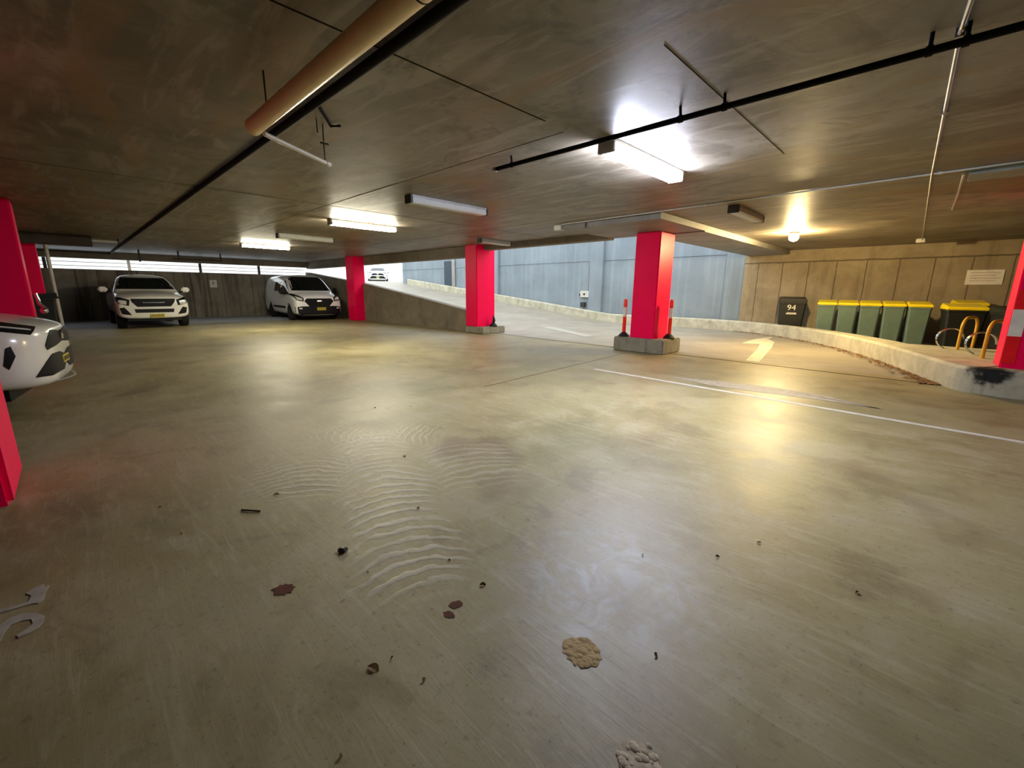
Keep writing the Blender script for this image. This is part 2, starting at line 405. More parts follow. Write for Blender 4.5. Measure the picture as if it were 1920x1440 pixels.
# thin joints in the slabs (real saw cuts filled with dirt)
def strip(p, q, w, mat, z0, z1, name, kind='structure', label=None, cat=None):
    p = Vector((p[0], p[1], 0)); q = Vector((q[0], q[1], 0)); d = (q-p).normalized(); n = Vector((-d.y, d.x, 0))*w/2
    bm = nb(); prism(bm, [p+n, p-n, q-n, q+n], z0, z1); o = obj(name, bm, mat)
    o['kind'] = kind
    if label: o['label'] = label
    if cat: o['category'] = cat
    return o
k = 5
for p, q, w in (((-1.34, 2.6), (-1.34, 5.3), .007), ((-2.56, .2), (-2.56, 3.0), .014), ((-22, 3.3), (-2.6, 3.3), .008), ((-20, 7.0), (-2.5, 7.05), .008), ((-7.6, -9), (-7.6, 9.4), .01), ((-13.9, -9), (-13.9, 9.4), .012)):
    strip(p, q, w, MJ2, CEIL-.0015, CEIL+.002, 'trim_%d' % k, label='dark form joint line across the concrete ceiling', cat='joint'); k += 1
strip((-10.2, 9.48), (.37, 9.1), .035, MJOINT, -.002, .004, 'trim_%d' % k, label='dark expansion joint where the floor meets the ramp', cat='joint'); k += 1
strip((-4.8, 8.35), (-4.45, 4.0), .014, MJOINT, -.002, .002, 'trim_%d' % k, label='thin floor joint running towards the middle pillar', cat='joint'); k += 1

# curved kerb round the ramp corridor
def kerb_path():
    return [(-27.0, 17.0), (-22, 17.0), (-17, 17.0), (-12.5, 17.0), (-10.5, 17.0), (-8.5, 17.0), (-6.5, 16.95), (-5.0, 16.6), (-3.6, 15.75), (-2.3, 14.4), (-1.3, 12.8), (-.55, 11.2), (0.0, 9.75), (.36, 8.85), (.75, 8.62), (1.4, 8.62), (2.6, 8.62)]
bm = nb(); kp = kerb_path(); rings = []
def cr(P, i, u):
    p0, p1, p2, p3 = [Vector(P[min(max(j, 0), len(P)-1)]) for j in (i-1, i, i+1, i+2)]
    return .5*((2*p1)+(-p0+p2)*u+(2*p0-5*p1+4*p2-p3)*u*u+(-p0+3*p1-3*p2+p3)*u**3)
path = []
for i in range(len(kp)-1):
    for j in range(6): path.append(cr(kp, i, j/6))
path.append(Vector(kp[-1]))
for i, p in enumerate(path):
    d = (path[min(i+1, len(path)-1)]-path[max(i-1, 0)]).normalized(); n = Vector((-d.y, d.x))   # outward (away from ramp)
    if n.dot(Vector((1, 1))) < 0 and p.y > 10: n = -n
    z = max(0, ramp_z(p.x)); hgt = .36; w = .26 if p.x < -3 else .26+.34*min(1, (p.x+3)/3.0)
    o_ = Vector((d.y, -d.x))*-1
    n = o_
    q = [(p, z-.2), (p, z+hgt-.04), (p+n*.04, z+hgt), (p+n*w, z+hgt), (p+n*w, z-.2)]
    rings.append([bm.verts.new((a.x, a.y, zz)) for a, zz in q])
for a, b in zip(rings, rings[1:]):
    for j in range(5): bm.faces.new((a[j], a[(j+1) % 5], b[(j+1) % 5], b[j]))
bm.faces.new(rings[0]); bm.faces.new(list(reversed(rings[-1])))
tag(struct('trim_20', bm, MKERB), 'pale curved concrete kerb sweeping round the foot of the ramp', 'kerb')
bm = nb(); prism(bm, [(.62, 8.64), (2.6, 8.64), (2.6, 12.6), (-.3, 12.6), (.1, 11.2), (.45, 9.9)], -.01, .30)
tag(struct('trim_21', bm, MKERB), 'raised concrete island under the right pillar', 'kerb')

# ------------------------------------------------------------------ pillars
def pillar(x0, x1, y0, y1, z0, z1, label, group='hot pink square pillars', plinth=None, bev=.02):
    cx, cy = (x0+x1)/2, (y0+y1)/2
    t = thing('pillar', label, 'pillar', (cx, cy, 0), 0, None)
    bm = nb(); box(bm, x0-cx, x1-cx, y0-cy, y1-cy, z0, z1, bev); obj('shaft', bm, MP, t)
    if plinth:
        a, b, c, d, h = plinth
        bm = nb(); box(bm, a-cx, b-cx, c-cy, d-cy, -.01, h, .025); o = obj('plinth', bm, MPLINTH, t)
    return t
pillar(-4.98, -4.40, 9.02, 9.72, .30, 2.62, 'bright pink pillar between two orange and white bollards, on a concrete plinth', plinth=(-5.33, -4.10, 8.90, 9.80, .32))
pillar(-10.92, -10.36, 9.02, 9.80, .20, CEIL, 'bright pink pillar at the low end of the ramp wall, black stub at its foot', plinth=(-10.94, -10.05, 8.98, 9.98, .21))
pillar(-18.85, -18.15, 8.78, 9.30, 0, CEIL, 'far narrow pink pillar beside the white van')
pr = pillar(.76, 1.55, 8.95, 9.75, .28, CEIL, 'pink pillar at the right edge with red and white reflective strips')
pillar(-4.75, -3.95, -1.2, -.42, 0, CEIL, 'nearest pink pillar, only its foot showing at the left edge', bev=.03)
pillar(-11.55, -10.85, -1.05, -.42, 0, CEIL, 'pink pillar behind the white hatchback at the left edge')
pillar(-18.75, -18.05, -.95, -.40, 0, CEIL, 'far left pink pillar beside the grey downpipe')
# reflective strips on the right pillar (corner wrap)
px, py = (.76+1.55)/2, (8.95+9.75)/2
for z0, z1, m, nm in ((1.16, 1.42, MRED, 'red_strip'), (.80, 1.16, MBWH, 'white_strip'), (.42, .80, MRED, 'red_strip')):
    bm = nb(); box(bm, .765-px, .895-px, 8.944-py, 8.952-py, z0, z1); o = obj(nm, bm, m, pr)

# ------------------------------------------------------------------ bollards on the middle plinth
def bollard(loc, label):
    t = thing('flexible_bollard', label, 'bollard', loc, 0, None)
    bm = nb(); lathe(bm, [(.125, 0), (.125, .02), (.085, .07), (.05, .10), (.04, .11)]); obj('rubber_base', bm, MRUB, t, True)
    bm = nb(); lathe(bm, [(.042, .10), (.042, .46)]); obj('lower_tube', bm, MORG, t, True)
    bm = nb(); lathe(bm, [(.043, .46), (.043, .68)]); obj('white_band', bm, MBWH, t, True)
    bm = nb(); lathe(bm, [(.042, .68), (.042, .82), (.030, .86), (.008, .875)]); obj('tip', bm, MORG, t, True)
    return t
b0 = bollard((-5.16, 9.06, .318), 'orange and white flexible bollard on the plinth, left of the pink pillar')
dup(b0, (-4.22, 9.42, .318), 0, 'orange and white flexible bollard on the plinth, right of the pink pillar')
t = thing('broken_bollard', 'black broken bollard stub lying at the foot of the second pillar', 'bollard', (-10.17, 9.55, .21))
bm = nb(); lathe(bm, [(.13, 0), (.13, .02), (.09, .08), (.04, .12)]); obj('rubber_base', bm, MRUB, t, True)
bm = nb(); tube(bm, [(0, 0, .1), (.03, 0, .2), (.01, 0, .34)], [.04, .05, .02]); obj('stub', bm, MRUB, t, True)

# ------------------------------------------------------------------ light fittings
def fluoro(x, y0, y1, lit, label, zt=CEIL, w=.17, h=.115, mat=None):
    cx, cy = x, (y0+y1)/2; L = y1-y0
    t = thing('fluorescent_light', label, 'ceiling light', (cx, cy, zt), 0, None)
    bm = nb(); box(bm, -w/2, w/2, -L/2, L/2, -.035, 0, .006); obj('housing', bm, MHOUS, t)
    for s in (-1, 1):
        bm = nb(); box(bm, -w/2-.002, w/2+.002, s*L/2-.02, s*L/2+.02, -h-.004, 0, .006); obj('end_cap', bm, MHOUS if lit else MHS, t)
    bm = nb(); n = 10; prof = [(-w/2+.012, -.034), (-w/2-.004, -h*.8), (-w/2+.02, -h), (w/2-.02, -h), (w/2+.004, -h*.8), (w/2-.012, -.034)]
    a = [bm.verts.new((p[0], -L/2+.02, p[1])) for p in prof]; b = [bm.verts.new((p[0], L/2-.02, p[1])) for p in prof]
    bm.faces.new(a); bm.faces.new(list(reversed(b)))
    for j in range(6): bm.faces.new((a[j], a[(j+1) % 6], b[(j+1) % 6], b[j]))
    obj('diffuser', bm, mat if lit else MDIFF, t)
    return t
fluoro(-2.42, 3.72, 5.22, True, 'large bright white fluorescent batten crossed by the black pipe', mat=MTUBE_C)
fluoro(-5.86, 3.78, 5.28, False, 'unlit fluorescent batten, nearest of the unlit ones in the main row')
fluoro(-8.96, 3.92, 5.38, True, 'lit fluorescent batten nearer than the one above the far wall', mat=MTUBE_G)
fluoro(-12.3, 4.0, 5.42, False, 'unlit fluorescent batten between the two lit ones near the van')
fluoro(-15.7, 4.02, 5.42, True, 'farthest lit fluorescent batten, above the space between ute and van', mat=MTUBE_G)
fluoro(-9.12, 8.05, 9.2, False, 'unlit fluorescent batten by the top of the second pink pillar')
fluoro(-2.58, 7.75, 9.15, False, 'unlit fluorescent batten right of the middle pillar, near the warm lamp')
fluoro(-17.5, -.1, 1.3, False, 'unlit pale batten above the ute near the far left wall')
fluoro(2.6, -1.2, .3, True, 'added unseen fill batten in the bay behind the viewer', mat=MFILL)  # unseen fill light, added to lift the near floor
fluoro(2.6, 5.2, 6.7, True, 'added unseen fill batten beyond the right edge of the picture', mat=MFILL)  # second added fill light, outside the view
t = thing('bulkhead_lamp', 'glowing warm yellow globe lamp on the ceiling above the bins', 'ceiling light', (-2.6, 12.0, CEIL))
bm = nb(); lathe(bm, [(.10, 0), (.10, -.04), (.085, -.05)]); obj('base', bm, MHOUS, t, True)
bm = nb(); lathe(bm, [(.08, -.05), (.10, -.10), (.095, -.15), (.06, -.19), (.01, -.205)]); obj('globe', bm, MBULB, t, True)

# ------------------------------------------------------------------ pipes, conduits
t = thing('ventilation_pipe', 'large tan plastic pipe hung under the ceiling, ending in mid air', 'pipe', (0, 0, 0))
DZ, DY, DR = 2.50, 1.135, .055
bm = nb(); tube(bm, [(-3.74, DY, DZ), (-1.62, DY, DZ)], DR, 32); obj('pipe_end_length', bm, MDUCT, t, True)
bm = nb(); tube(bm, [(-1.62, DY, DZ), (.9, DY, DZ)], DR*1.02, 32); obj('pipe_near_length', bm, MDUCT, t, True)
bm = nb(); tube(bm, [(-3.76, DY, DZ), (-3.73, DY, DZ)], DR*1.05, 32); obj('end_cap', bm, MDUCT, t, True)
bm = nb(); tube(bm, [(-1.625, DY, DZ), (-1.615, DY, DZ)], DR*1.035, 32); obj('coupling_ring', bm, MBLK, t, True)
for i in range(34):
    x = -1.56+i*.045; a = math.radians(-40); yy = DY+math.cos(a)*DR*1.03; zz = DZ+math.sin(a)*DR*1.03
    bm = nb(); tube(bm, [(x, yy-.003*math.cos(a), zz-.003*math.sin(a)), (x, yy+.001, zz-.001)], .006, 8); obj('perforation', bm, MBLK, t)
bm = nb(); tube(bm, [(-3.35, DY-.03, DZ+.03), (-3.35, DY-.03, CEIL)], .006, 8); obj('hanger_rod', bm, MHS, t)
bm = nb(); tube(bm, [(-.9, DY, DZ+.03), (-.9, DY, CEIL)], .006, 8); obj('hanger_rod', bm, MHS, t)

t = thing('black_drain_pipe', 'long black pipe on the ceiling running beside the tan pipe to the far wall', 'pipe', (0, 0, 0))
bm = nb(); tube(bm, [(XW+.12, 1.50, 2.695), (2.0, 1.50, 2.695)], .030, 16); obj('pipe', bm, MBLK, t, True)
bm = nb(); tube(bm, [(-3.55, 1.52, 2.715), (-3.95, 1.80, 2.715), (-3.84, 1.83, 2.70)], .012, 8); obj('bracket', bm, MBLK, t)

t = thing('sprinkler_branch', 'short white pipe hanging at the end of the tan pipe', 'pipe', (0, 0, 0))
e0 = Vector((-3.72, 1.19, 2.46)); e1 = Vector((-4.02, 1.79, 2.425))
bm = nb(); tube(bm, [e0, e1], .017, 14); obj('pipe', bm, MWPIPE, t, True)
bm = nb(); tube(bm, [e1+(e0-e1)*.05, e1+(e0-e1)*-.02], .021, 14); obj('end_socket', bm, MWPIPE, t, True)
bm = nb(); tube(bm, [(-4.0, 1.75, 2.44), (-4.0, 1.75, 2.60), (-3.99, 1.75, CEIL)], .006, 8); tube(bm, [(-4.0, 1.72, 2.58), (-4.0, 1.79, 2.58)], .008, 8); obj('hanger_rod', bm, MHS, t)
bm = nb(); tube(bm, [(-3.9, 1.66, 2.62), (-3.9, 1.66, CEIL)], .005, 8); obj('hanger_rod', bm, MHS, t)

t = thing('black_water_pipe', 'thin black pipe crossing the ceiling above the brightest light', 'pipe', (0, 0, 0))
bm = nb(); tube(bm, [(-3.68, 3.485, 2.645), (3.5, 3.485, 2.645)], .021, 16); obj('pipe', bm, MBLK, t, True)
bm = nb(); tube(bm, [(-3.70, 3.485, 2.645), (-3.66, 3.485, 2.645)], .024, 16); obj('end_cap', bm, MSTEEL, t, True)
for x in (-3.42, -1.62, -1.30, -.24, -.10, 1.6):
    bm = nb(); tube(bm, [(x, 3.485, 2.66), (x, 3.47, CEIL)], .011, 8); tube(bm, [(x-.015, 3.485, 2.645), (x+.015, 3.485, 2.645)], .027, 12); obj('pipe_clip', bm, MBLK, t)

def conduit(label, pts, r, mat, clips=()):
    t = thing('electrical_conduit', label, 'conduit', (0, 0, 0))
    bm = nb(); tube(bm, pts, r, 10); obj('tube', bm, mat, t, True)
    for c in clips:
        bm = nb(); box(bm, c[0]-.02, c[0]+.02, c[1]-.02, c[1]+.02, c[2]-.014, CEIL); obj('saddle_clip', bm, mat, t)
    return t
conduit('long pale conduit running along the ceiling past the soffit to the right edge', [(-5.9, 7.50, CEIL-.012), (-3.6, 7.42, CEIL-.012), (3.0, 7.10, CEIL-.012)], .011, MWPIPE, [(-2.9, 7.385, 2.72), (-1.45, 7.315, 2.72), (-.2, 7.26, 2.72), (.6, 7.22, 2.72)])
conduit('pale conduit with round joints running towards the back wall', [(-.02, 2.2, 2.70), (-.13, 3.5, 2.70), (-.26, 7.1, 2.688), (-.50, 15.35, 2.70)], .011, MSTEEL, [(-.13, 3.53, 2.70), (-.18, 4.85, 2.70), (-.215, 5.9, 2.70)])
t = thing('junction_box', 'small pale junction box at the top of the cast panel wall', 'junction box', (-.53, 15.5, CEIL))
bm = nb(); box(bm, -.09, .09, -.09, .09, -.09, 0, .01); obj('box', bm, MWPIPE, t)
t = thing('cable_trunking', 'grey cable trunking on the ceiling at the right edge', 'trunking', (0, 0, 0))
bm = nb(); box(bm, .04, 3.0, 7.26, 7.72, 2.66, CEIL-.001, .006); obj('channel', bm, MGREY, t)
conduit('short pale drop conduit beside the grey trunking', [(0.0, 7.32, 2.69), (-.02, 8.9, 2.705), (-.05, 10.4, 2.715)], .014, MWPIPE)
# front face clutter on the soffit: batten bracket and small box
t = thing('junction_box', 'small cream box at the left end of the lowered soffit', 'junction box', (-6.05, 7.62, CEIL))
bm = nb(); box(bm, -.10, .10, -.06, .06, -.10, 0, .01); obj('box', bm, MWPIPE, t)
bm = nb(); tube(bm, [(-5.3, 7.53, CEIL-.02), (-5.3, 7.53, 2.60)], .012, 8); tag(obj('soffit_bracket', bm, MHS), 'small dark bracket on the front of the lowered soffit', 'bracket')
# far left beam stub, downpipe, hanging rail
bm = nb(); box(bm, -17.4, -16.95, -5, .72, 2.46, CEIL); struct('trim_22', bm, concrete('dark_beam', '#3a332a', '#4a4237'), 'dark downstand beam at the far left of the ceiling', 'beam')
t = thing('downpipe', 'thin grey downpipe leaning beside the far left pillar', 'pipe', (-19.6, -.22, 0))
bm = nb(); tube(bm, [(0, 0, 0), (0, 0, CEIL)], .05, 12); obj('pipe', bm, MWPIPE, t, True)
t = thing('hanging_rail', 'dark hanging rail under the ceiling in front of the far wall', 'rail', (-21.5, 4.2, CEIL))
bm = nb(); tube(bm, [(0, -1.1, -.28), (0, .55, -.28)], .03, 8); obj('rail', bm, MHS, t)
for yy in (.5, -.9):
    bm = nb(); tube(bm, [(0, yy, -.28), (0, yy, 0)], .03, 8); obj('drop_rod', bm, MHS, t)
bm = nb(); tube(bm, [(-21.8, 2.15, 2.30), (-21.8, 2.15, CEIL)], .03, 8); tag(obj('drop_rod', bm, MHS), 'single dark rod hanging above the white ute', 'rod')
# rails in the open slot of the far wall
for i, z in enumerate((2.18, 2.33)):
    bm = nb(); box(bm, XW-.2, XW-.17, -9, YR-.3, z-.012, z+.012); tag(obj('slot_rail', bm, MSTEEL), ['lower', 'upper'][i]+' thin metal rail across the bright slot above the far wall', 'rail')
for i, y in enumerate((-.4, 2.05, 4.55, 7.0)):
    bm = nb(); box(bm, XW-.2, XW-.12, y-.05, y+.05, 2.05, 2.46); o = tag(obj('slot_post', bm, [MHS, MSTEEL, MHS, MHS][i]), ['post in the bright slot at the far left corner', 'pale post in the bright slot above the ute', 'post in the bright slot between ute and van', 'post in the bright slot left of the van roof'][i], 'post')

# ------------------------------------------------------------------ signs and boxes
t = thing('wall_sign', 'small white sign on the dark far wall between ute and van', 'sign', (XW+.01, 4.95, 1.55))
bm = nb(); box(bm, 0, .012, -.14, .14, -.17, .17, .003); obj('panel', bm, MSIGN, t)
text_mesh('lettering', 'P', .22, MHS, t, (.016, 0, 0), (math.pi/2, 0, math.pi/2))
t = thing('wall_sign', 'white notice board high on the cast panel wall at the right', 'sign', (.80, YB-.36, 1.80))
bm = nb(); box(bm, -.34, .34, -.015, 0, -.19, .19, .003); obj('panel', bm, MSIGN, t)
bm = nb()
for j in range(4): box(bm, -.27, .27-.06*(j % 2), -.019, -.0155, .11-j*.07, .125-j*.07)
obj('printed_lines', bm, simple('faded_print', '#b39a86', .6), t)
t = thing('electrical_box', 'white switch box on the blue wall at the end of a conduit', 'electrical box', (-11.95, YB-.01, 1.22))
bm = nb(); box(bm, -.28, .22, -.12, 0, -.15, .15, .01); obj('enclosure', bm, MWPIPE, t)
bm = nb(); box(bm, -.36, -.29, -.10, 0, -.10, .02, .01); obj('side_socket', bm, MHS, t)
bm = nb(); box(bm, -.1, 0, -.13, -.115, -.05, .04); obj('switch', bm, MHS, t)
bm = nb(); box(bm, -12.2, -11.95, YB-.14, YB-.005, .62, .84, .01); tag(obj('electrical_box', bm, MHS), 'small dark box low on the blue wall under the white switch box', 'electrical box')
conduit('thin pale conduit dropping down the blue wall beside the pilaster', [(-11.85, YB-.03, 2.72), (-11.85, YB-.03, 1.38)], .02, MSTEEL)
bm = nb(); box(bm, -23.0, -22.15, YB-.04, YB+.02, 1.32, 3.15); o = struct('door_1', bm, MDOOR)
bm = nb(); box(bm, -22.15, -21.85, YB-.09, YB+.02, 1.30, 3.22); struct('trim_23', bm, MSTEEL)

# ------------------------------------------------------------------ painted markings
def painted(name, polys, mat, label, cat='road marking', z=.001, h=.003):
    bm = nb()
    for P in polys: prism(bm, P, z, h)
    return tag(obj(name, bm, mat), label, cat)
def ln(a, b, w):
    a = Vector(a[:2]); b = Vector(b[:2]); d = (b-a).normalized(); n = Vector((-d.y, d.x))*w/2
    return [a+n, a-n, b-n, b+n]
la, lb = onz(1115, 692), onz(1990, 842)
painted('painted_line', [ln(la, lb, .085)], MPAINT, 'long solid white line crossing the floor to the right edge')
pa = [onz(1250, 705), onz(1430, 724), onz(1540, 741), onz(1655, 768)]
pb = [onz(1655, 767), onz(1530, 749), onz(1420, 735), onz(1330, 722)]
painted('painted_line', [[p[:2] for p in pa+pb]], MPAINT2, 'short faded curved white line above the long one')
def pz(x, y): p = onz(x, y, .0); return (p.x, p.y)
arrow = [pz(1398, 676), pz(1424, 679), pz(1447, 652), pz(1452, 641), pz(1440, 636), pz(1452, 631), pz(1415, 636), pz(1390, 644), pz(1425, 645), pz(1420, 655)]
painted('painted_arrow', [arrow], MPAINTY, 'faded arrow painted on the lit ramp right of the middle pillar')
painted('painted_line', [[pz(975, 604), pz(990, 603), pz(1113, 630), pz(1098, 632)]], MPAINT2, 'pale worn line on the ramp left of the middle pillar')
def zq(x, y): p = onz(x/4.0, 900+y/4.0); return (p.x, p.y)
g1 = [(-120, 1020), (0, 972), (110, 948), (215, 915), (235, 870), (195, 855), (250, 815), (330, 782), (338, 806), (372, 795), (345, 838), (330, 898), (290, 926), (235, 932), (120, 966), (0, 1002), (-120, 1050)]
g2 = [(-40, 1140), (0, 1092), (70, 1040), (170, 1005), (280, 1000), (335, 1022), (328, 1060), (295, 1105), (220, 1150), (140, 1187), (122, 1168), (200, 1122), (248, 1078), (235, 1048), (170, 1056), (80, 1092), (34, 1145), (0, 1215), (-40, 1270)]
painted('painted_bay_number', [[zq(*p) for p in g1]], MPAINT2, 'upper painted bay numeral on the dark floor at the left edge', 'painted numeral')
painted('painted_bay_number', [[zq(*p) for p in g2]], MPAINT2, 'lower curved painted bay numeral on the dark floor at the left edge', 'painted numeral')
bm = nb(); box(bm, XW, -20.6, -8, 8.2, 0, .002); struct('trim_24', bm, simple('pale_skylit_paving', '#a8adb6', .5, 0, .15, 3), 'pale strip of floor along the foot of the far wall', 'paving strip')  # bluish skylight from the slot is put into the strip's pale colour

# ------------------------------------------------------------------ floor patches and litter
def blob(cx, cy, rx, ry, n=22, j=.25, a=0):
    P = []
    for k in range(n):
        t_ = 2*math.pi*k/n; r = 1+random.uniform(-j, j); u, v = rx*math.cos(t_)*r, ry*math.sin(t_)*r
        P.append((cx+u*math.cos(a)-v*math.sin(a), cy+u*math.sin(a)+v*math.cos(a)))
    return P
painted('rust_stain', [blob(*onz(532, 1105)[:2], .05, .038, 24, .22, .7)], MRUST, 'round rust brown stain on the floor, left of the other stain', 'stain', .0005, .0022)
c1, c2 = onz(855, 1134), onz(842, 1153)
painted('rust_stain', [blob(c1.x, c1.y, .034, .022, 18, .2, 1.2), blob(c2.x, c2.y, .026, .018, 16, .2, .3)], MRUST, 'two lobed reddish stain on the floor near the bottom centre', 'stain', .0005, .0022)
def rubble(c, r, n, h, mat, name, label, cat):
    t = thing(name, label, cat, (c.x, c.y, 0))
    bm = nb(); prism(bm, blob(0, 0, r, r*.92, 30, .16), .0004, .002); obj('broken_surface', bm, mat, t)
    bm = nb()
    for i in range(n):
        a = random.uniform(0, 6.28); q = r*.9*math.sqrt(random.random()); s = random.uniform(.006, .014)
        v = bmesh.ops.create_icosphere(bm, subdivisions=1, radius=s)['verts']
        for w in v: w.co = Vector((w.co.x*1.3+q*math.cos(a), w.co.y+q*math.sin(a), max(0.0005, w.co.z*h)+.001))
    o = obj('aggregate', bm, mat, t, True); o['kind'] = 'stuff'; return t
rubble(onz(1090, 1223), .072, 90, .45, MROUGH, 'concrete_patch', 'tan broken concrete patch on the floor, bottom centre', 'patch')
t = rubble(onz(1198, 1425), .065, 26, .6, simple('whitish_filler', '#b7aa92', .8, 0, .3, 40), 'filled_hole', 'lumpy pale filler in a hole at the bottom edge', 'patch')
c = onz(643, 1034)
t = thing('stone', 'small dark block of rubble lying on the floor', 'rubble', (c.x, c.y, 0), .5)
bm = nb(); box(bm, -.022, .022, -.017, .017, 0, .022, .005)
for v in bm.verts: v.co += Vector((random.uniform(-.003, .003), random.uniform(-.003, .003), 0))
obj('block', bm, simple('dark_stone', '#3b3a31', .8, 0, .4, 60), t)
bm = nb(); box(bm, -.012, .012, -.008, .010, .0215, .0245, .002); o = obj('top_face', bm, MSTEEL, t)
p0, p1 = onz(453, 958), onz(488, 960)
bm = nb(); tube(bm, [(p0.x, p0.y, .007), ((p0.x+p1.x)/2+.006, (p0.y+p1.y)/2, .009), (p1.x, p1.y, .006)], .006, 6); tag(obj('stick', bm, simple('bark', '#3c2f20', .9)), 'thin dark stick lying on the floor left of the tyre marks', 'stick')
def leaf(name, x, y, s, a, mat, label, cat='leaf', group=None):
    c = onz(x, y); bm = nb(); vs = []
    for i in range(7):
        u = i/6; w = math.sin(math.pi*u)**.7*.34
        vs.append((bm.verts.new(((u-.5)*s, w*s, .004+.006*math.sin(3*u))), bm.verts.new(((u-.5)*s, -w*s*.8, .003+.004*math.sin(5*u))),
                   bm.verts.new(((u-.5)*s, 0, .0015))))
    for p, q in zip(vs, vs[1:]):
        bm.faces.new((p[0], p[2], q[2], q[0])); bm.faces.new((p[2], p[1], q[1], q[2]))
    g = bmesh.ops.solidify(bm, geom=bm.faces[:], thickness=.0012)
    o = obj(name, bm, mat); o.location = (c.x, c.y, .002); o.rotation_euler = (0, 0, a); return tag(o, label, cat, group)
MLF = simple('pale_leaf', '#a08a63', .8, 0, .3, 50)
leaf('dry_leaf', 700, 1255, .05, .4, MLF, 'curled pale dry leaf on the floor near the bottom edge')
leaf('dry_leaf', 518, 928, .035, 1.2, MLF, 'small pale leaf just above the dark stick')
leaf('dry_leaf', 758, 857, .03, .2, MLEAF, 'brown leaf scrap on the light tyre marks')
leaf('dry_leaf', 785, 954, .03, 2.2, MLEAF, 'brown leaf scrap right of the tyre marks')
leaf('dry_leaf', 905, 1098, .03, 1.0, MLEAF, 'brown leaf scrap above the two lobed stain')
leaf('dry_leaf', 795, 1277, .018, 1.9, MLF, 'tiny pale crumb right of the curled leaf')
for x, y in ((703, 765), (728, 766), (770, 762), (402, 738), (842, 1052), (645, 1126), (300, 952), (340, 1002), (735, 1235), (1205, 1042), (1345, 1045), (1607, 1112), (1230, 1230), (690, 1075), (1423, 1018), (640, 1420)):
    leaf('leaf_crumb', x, y, random.uniform(.012, .022), random.uniform(0, 6), MLEAF, 'tiny dark leaf crumb scattered on the floor', 'leaf', 'scattered leaf crumbs')
# swept leaf litter along the inside of the kerb
bm = nb()
for i in range(700):
    u = random.random()**1.3; idx = 42+(1-u)*34; i0 = int(idx); p = path[min(i0, len(path)-1)].lerp(path[min(i0+1, len(path)-1)], idx-i0)
    d = (path[min(i0+1, len(path)-1)]-path[i0-1]).normalized(); n = Vector((d.y, -d.x))
    p = p + n*abs(random.gauss(0, .11)+.05)
    a = random.uniform(0, 6.28); s = random.uniform(.02, .055); z = .004+random.random()*.012+max(0, ramp_z(p.x))
    e = Vector((math.cos(a), math.sin(a), random.uniform(-.1, .25)))*s; f_ = Vector((-math.sin(a), math.cos(a), random.uniform(-.1, .2)))*s*.5
    c = Vector((p.x, p.y, z+.006)); q = [c-e, c-f_, c+e, c+f_]
    top = [bm.verts.new(v) for v in q]; low = [bm.verts.new(v-Vector((0, 0, .0015))) for v in q]
    bm.faces.new(top); bm.faces.new(list(reversed(low)))
    for j in range(4): bm.faces.new((top[j], low[j], low[(j+1) % 4], top[(j+1) % 4]))
tag(obj('leaf_litter', bm, MLEAF), 'drift of dry brown leaves along the inside of the curved kerb', 'leaves', None, 'stuff')

# ------------------------------------------------------------------ wheelie bins
def bin_(loc, rz, w, d, h, mb, ml, label, group=None, lidh=.07, slope=.07):
    t = thing('wheelie_bin', label, 'bin', loc, rz, group)
    bm = nb(); tw, td = w/2, d/2; bw, bd = tw*.80, td*.76
    lv = [(bw, bd, .06), (bw*1.02, bd*1.04, .10), (tw*.95, td*.95, h-.14), (tw*.96, td*.96, h-.10), (tw, td, h-.09), (tw, td, h-.04)]
    rg = []
    for a, b, z in lv:
        c = .035; rg.append([bm.verts.new(v) for v in ((-a+c, -b, z), (a-c, -b, z), (a, -b+c, z), (a, b-c, z), (a-c, b, z), (-a+c, b, z), (-a, b-c, z), (-a, -b+c, z))])
    for p, q in zip(rg, rg[1:]):
        for j in range(8): bm.faces.new((p[j], p[(j+1) % 8], q[(j+1) % 8], q[j]))
    bm.faces.new(list(reversed(rg[0]))); bm.faces.new(rg[-1]); obj('body', bm, mb, t)
    bm = nb()
    vs = box(bm, -tw-.014, tw+.014, -td-.03, td+.03, h-.045, h-.045+lidh, .018)
    for v in bm.verts:
        if v.co.z > h-.02: v.co.z += slope*(v.co.y+td)/(2*td); v.co.x *= .94
    obj('lid', bm, ml, t)
    bm = nb(); tube(bm, [(-tw*.75, td+.05, h-.02), (tw*.75, td+.05, h-.02)], .014, 8)
    for s in (-.6, 0, .6): box(bm, tw*s-.02, tw*s+.02, td, td+.06, h-.05, h-.005)
    obj('handle', bm, ml if ml is MBINY else mb, t)
    for s in (-1, 1):
        bm = nb(); lathe(bm, [(.10, s*bw-.02), (.10, s*bw+.03)], (0, bd+.0, .10), 'X', 16); obj('wheel', bm, MTYRE, t, True)
    return t
rzb = math.radians(8)
g0 = bin_((-2.30, 15.75, 0), rzb, .455, .60, 1.07, MBIN, MBINY, 'green bin with yellow lid, leftmost of the row behind the kerb')
lbs = ['green bin with yellow lid, second from the left behind the kerb', 'green bin with yellow lid, middle of the five behind the kerb',
       'green bin with yellow lid, fourth from the left behind the kerb', 'green bin with yellow lid, rightmost of the green row, beside the dark bin']
for i, x in enumerate((-1.80, -1.30, -.80, -.30)):
    dup(g0, (x, 15.68-.07*i, 0), rzb, lbs[i])
bin_((.50, 14.95, 0), rzb, .70, .80, 1.04, MBIND, MBINY, 'wide black bin with yellow lid right of the green row')
bin_((1.35, 13.9, 0), rzb+.2, .72, .85, 1.02, MBIND, MBIND, 'black bin with black lid behind the yellow hoops')
bin_((.62, 16.25, 0), rzb, .60, .64, 1.12, MBIND, MBINY, 'black bin with yellow lid standing behind the wide black one')
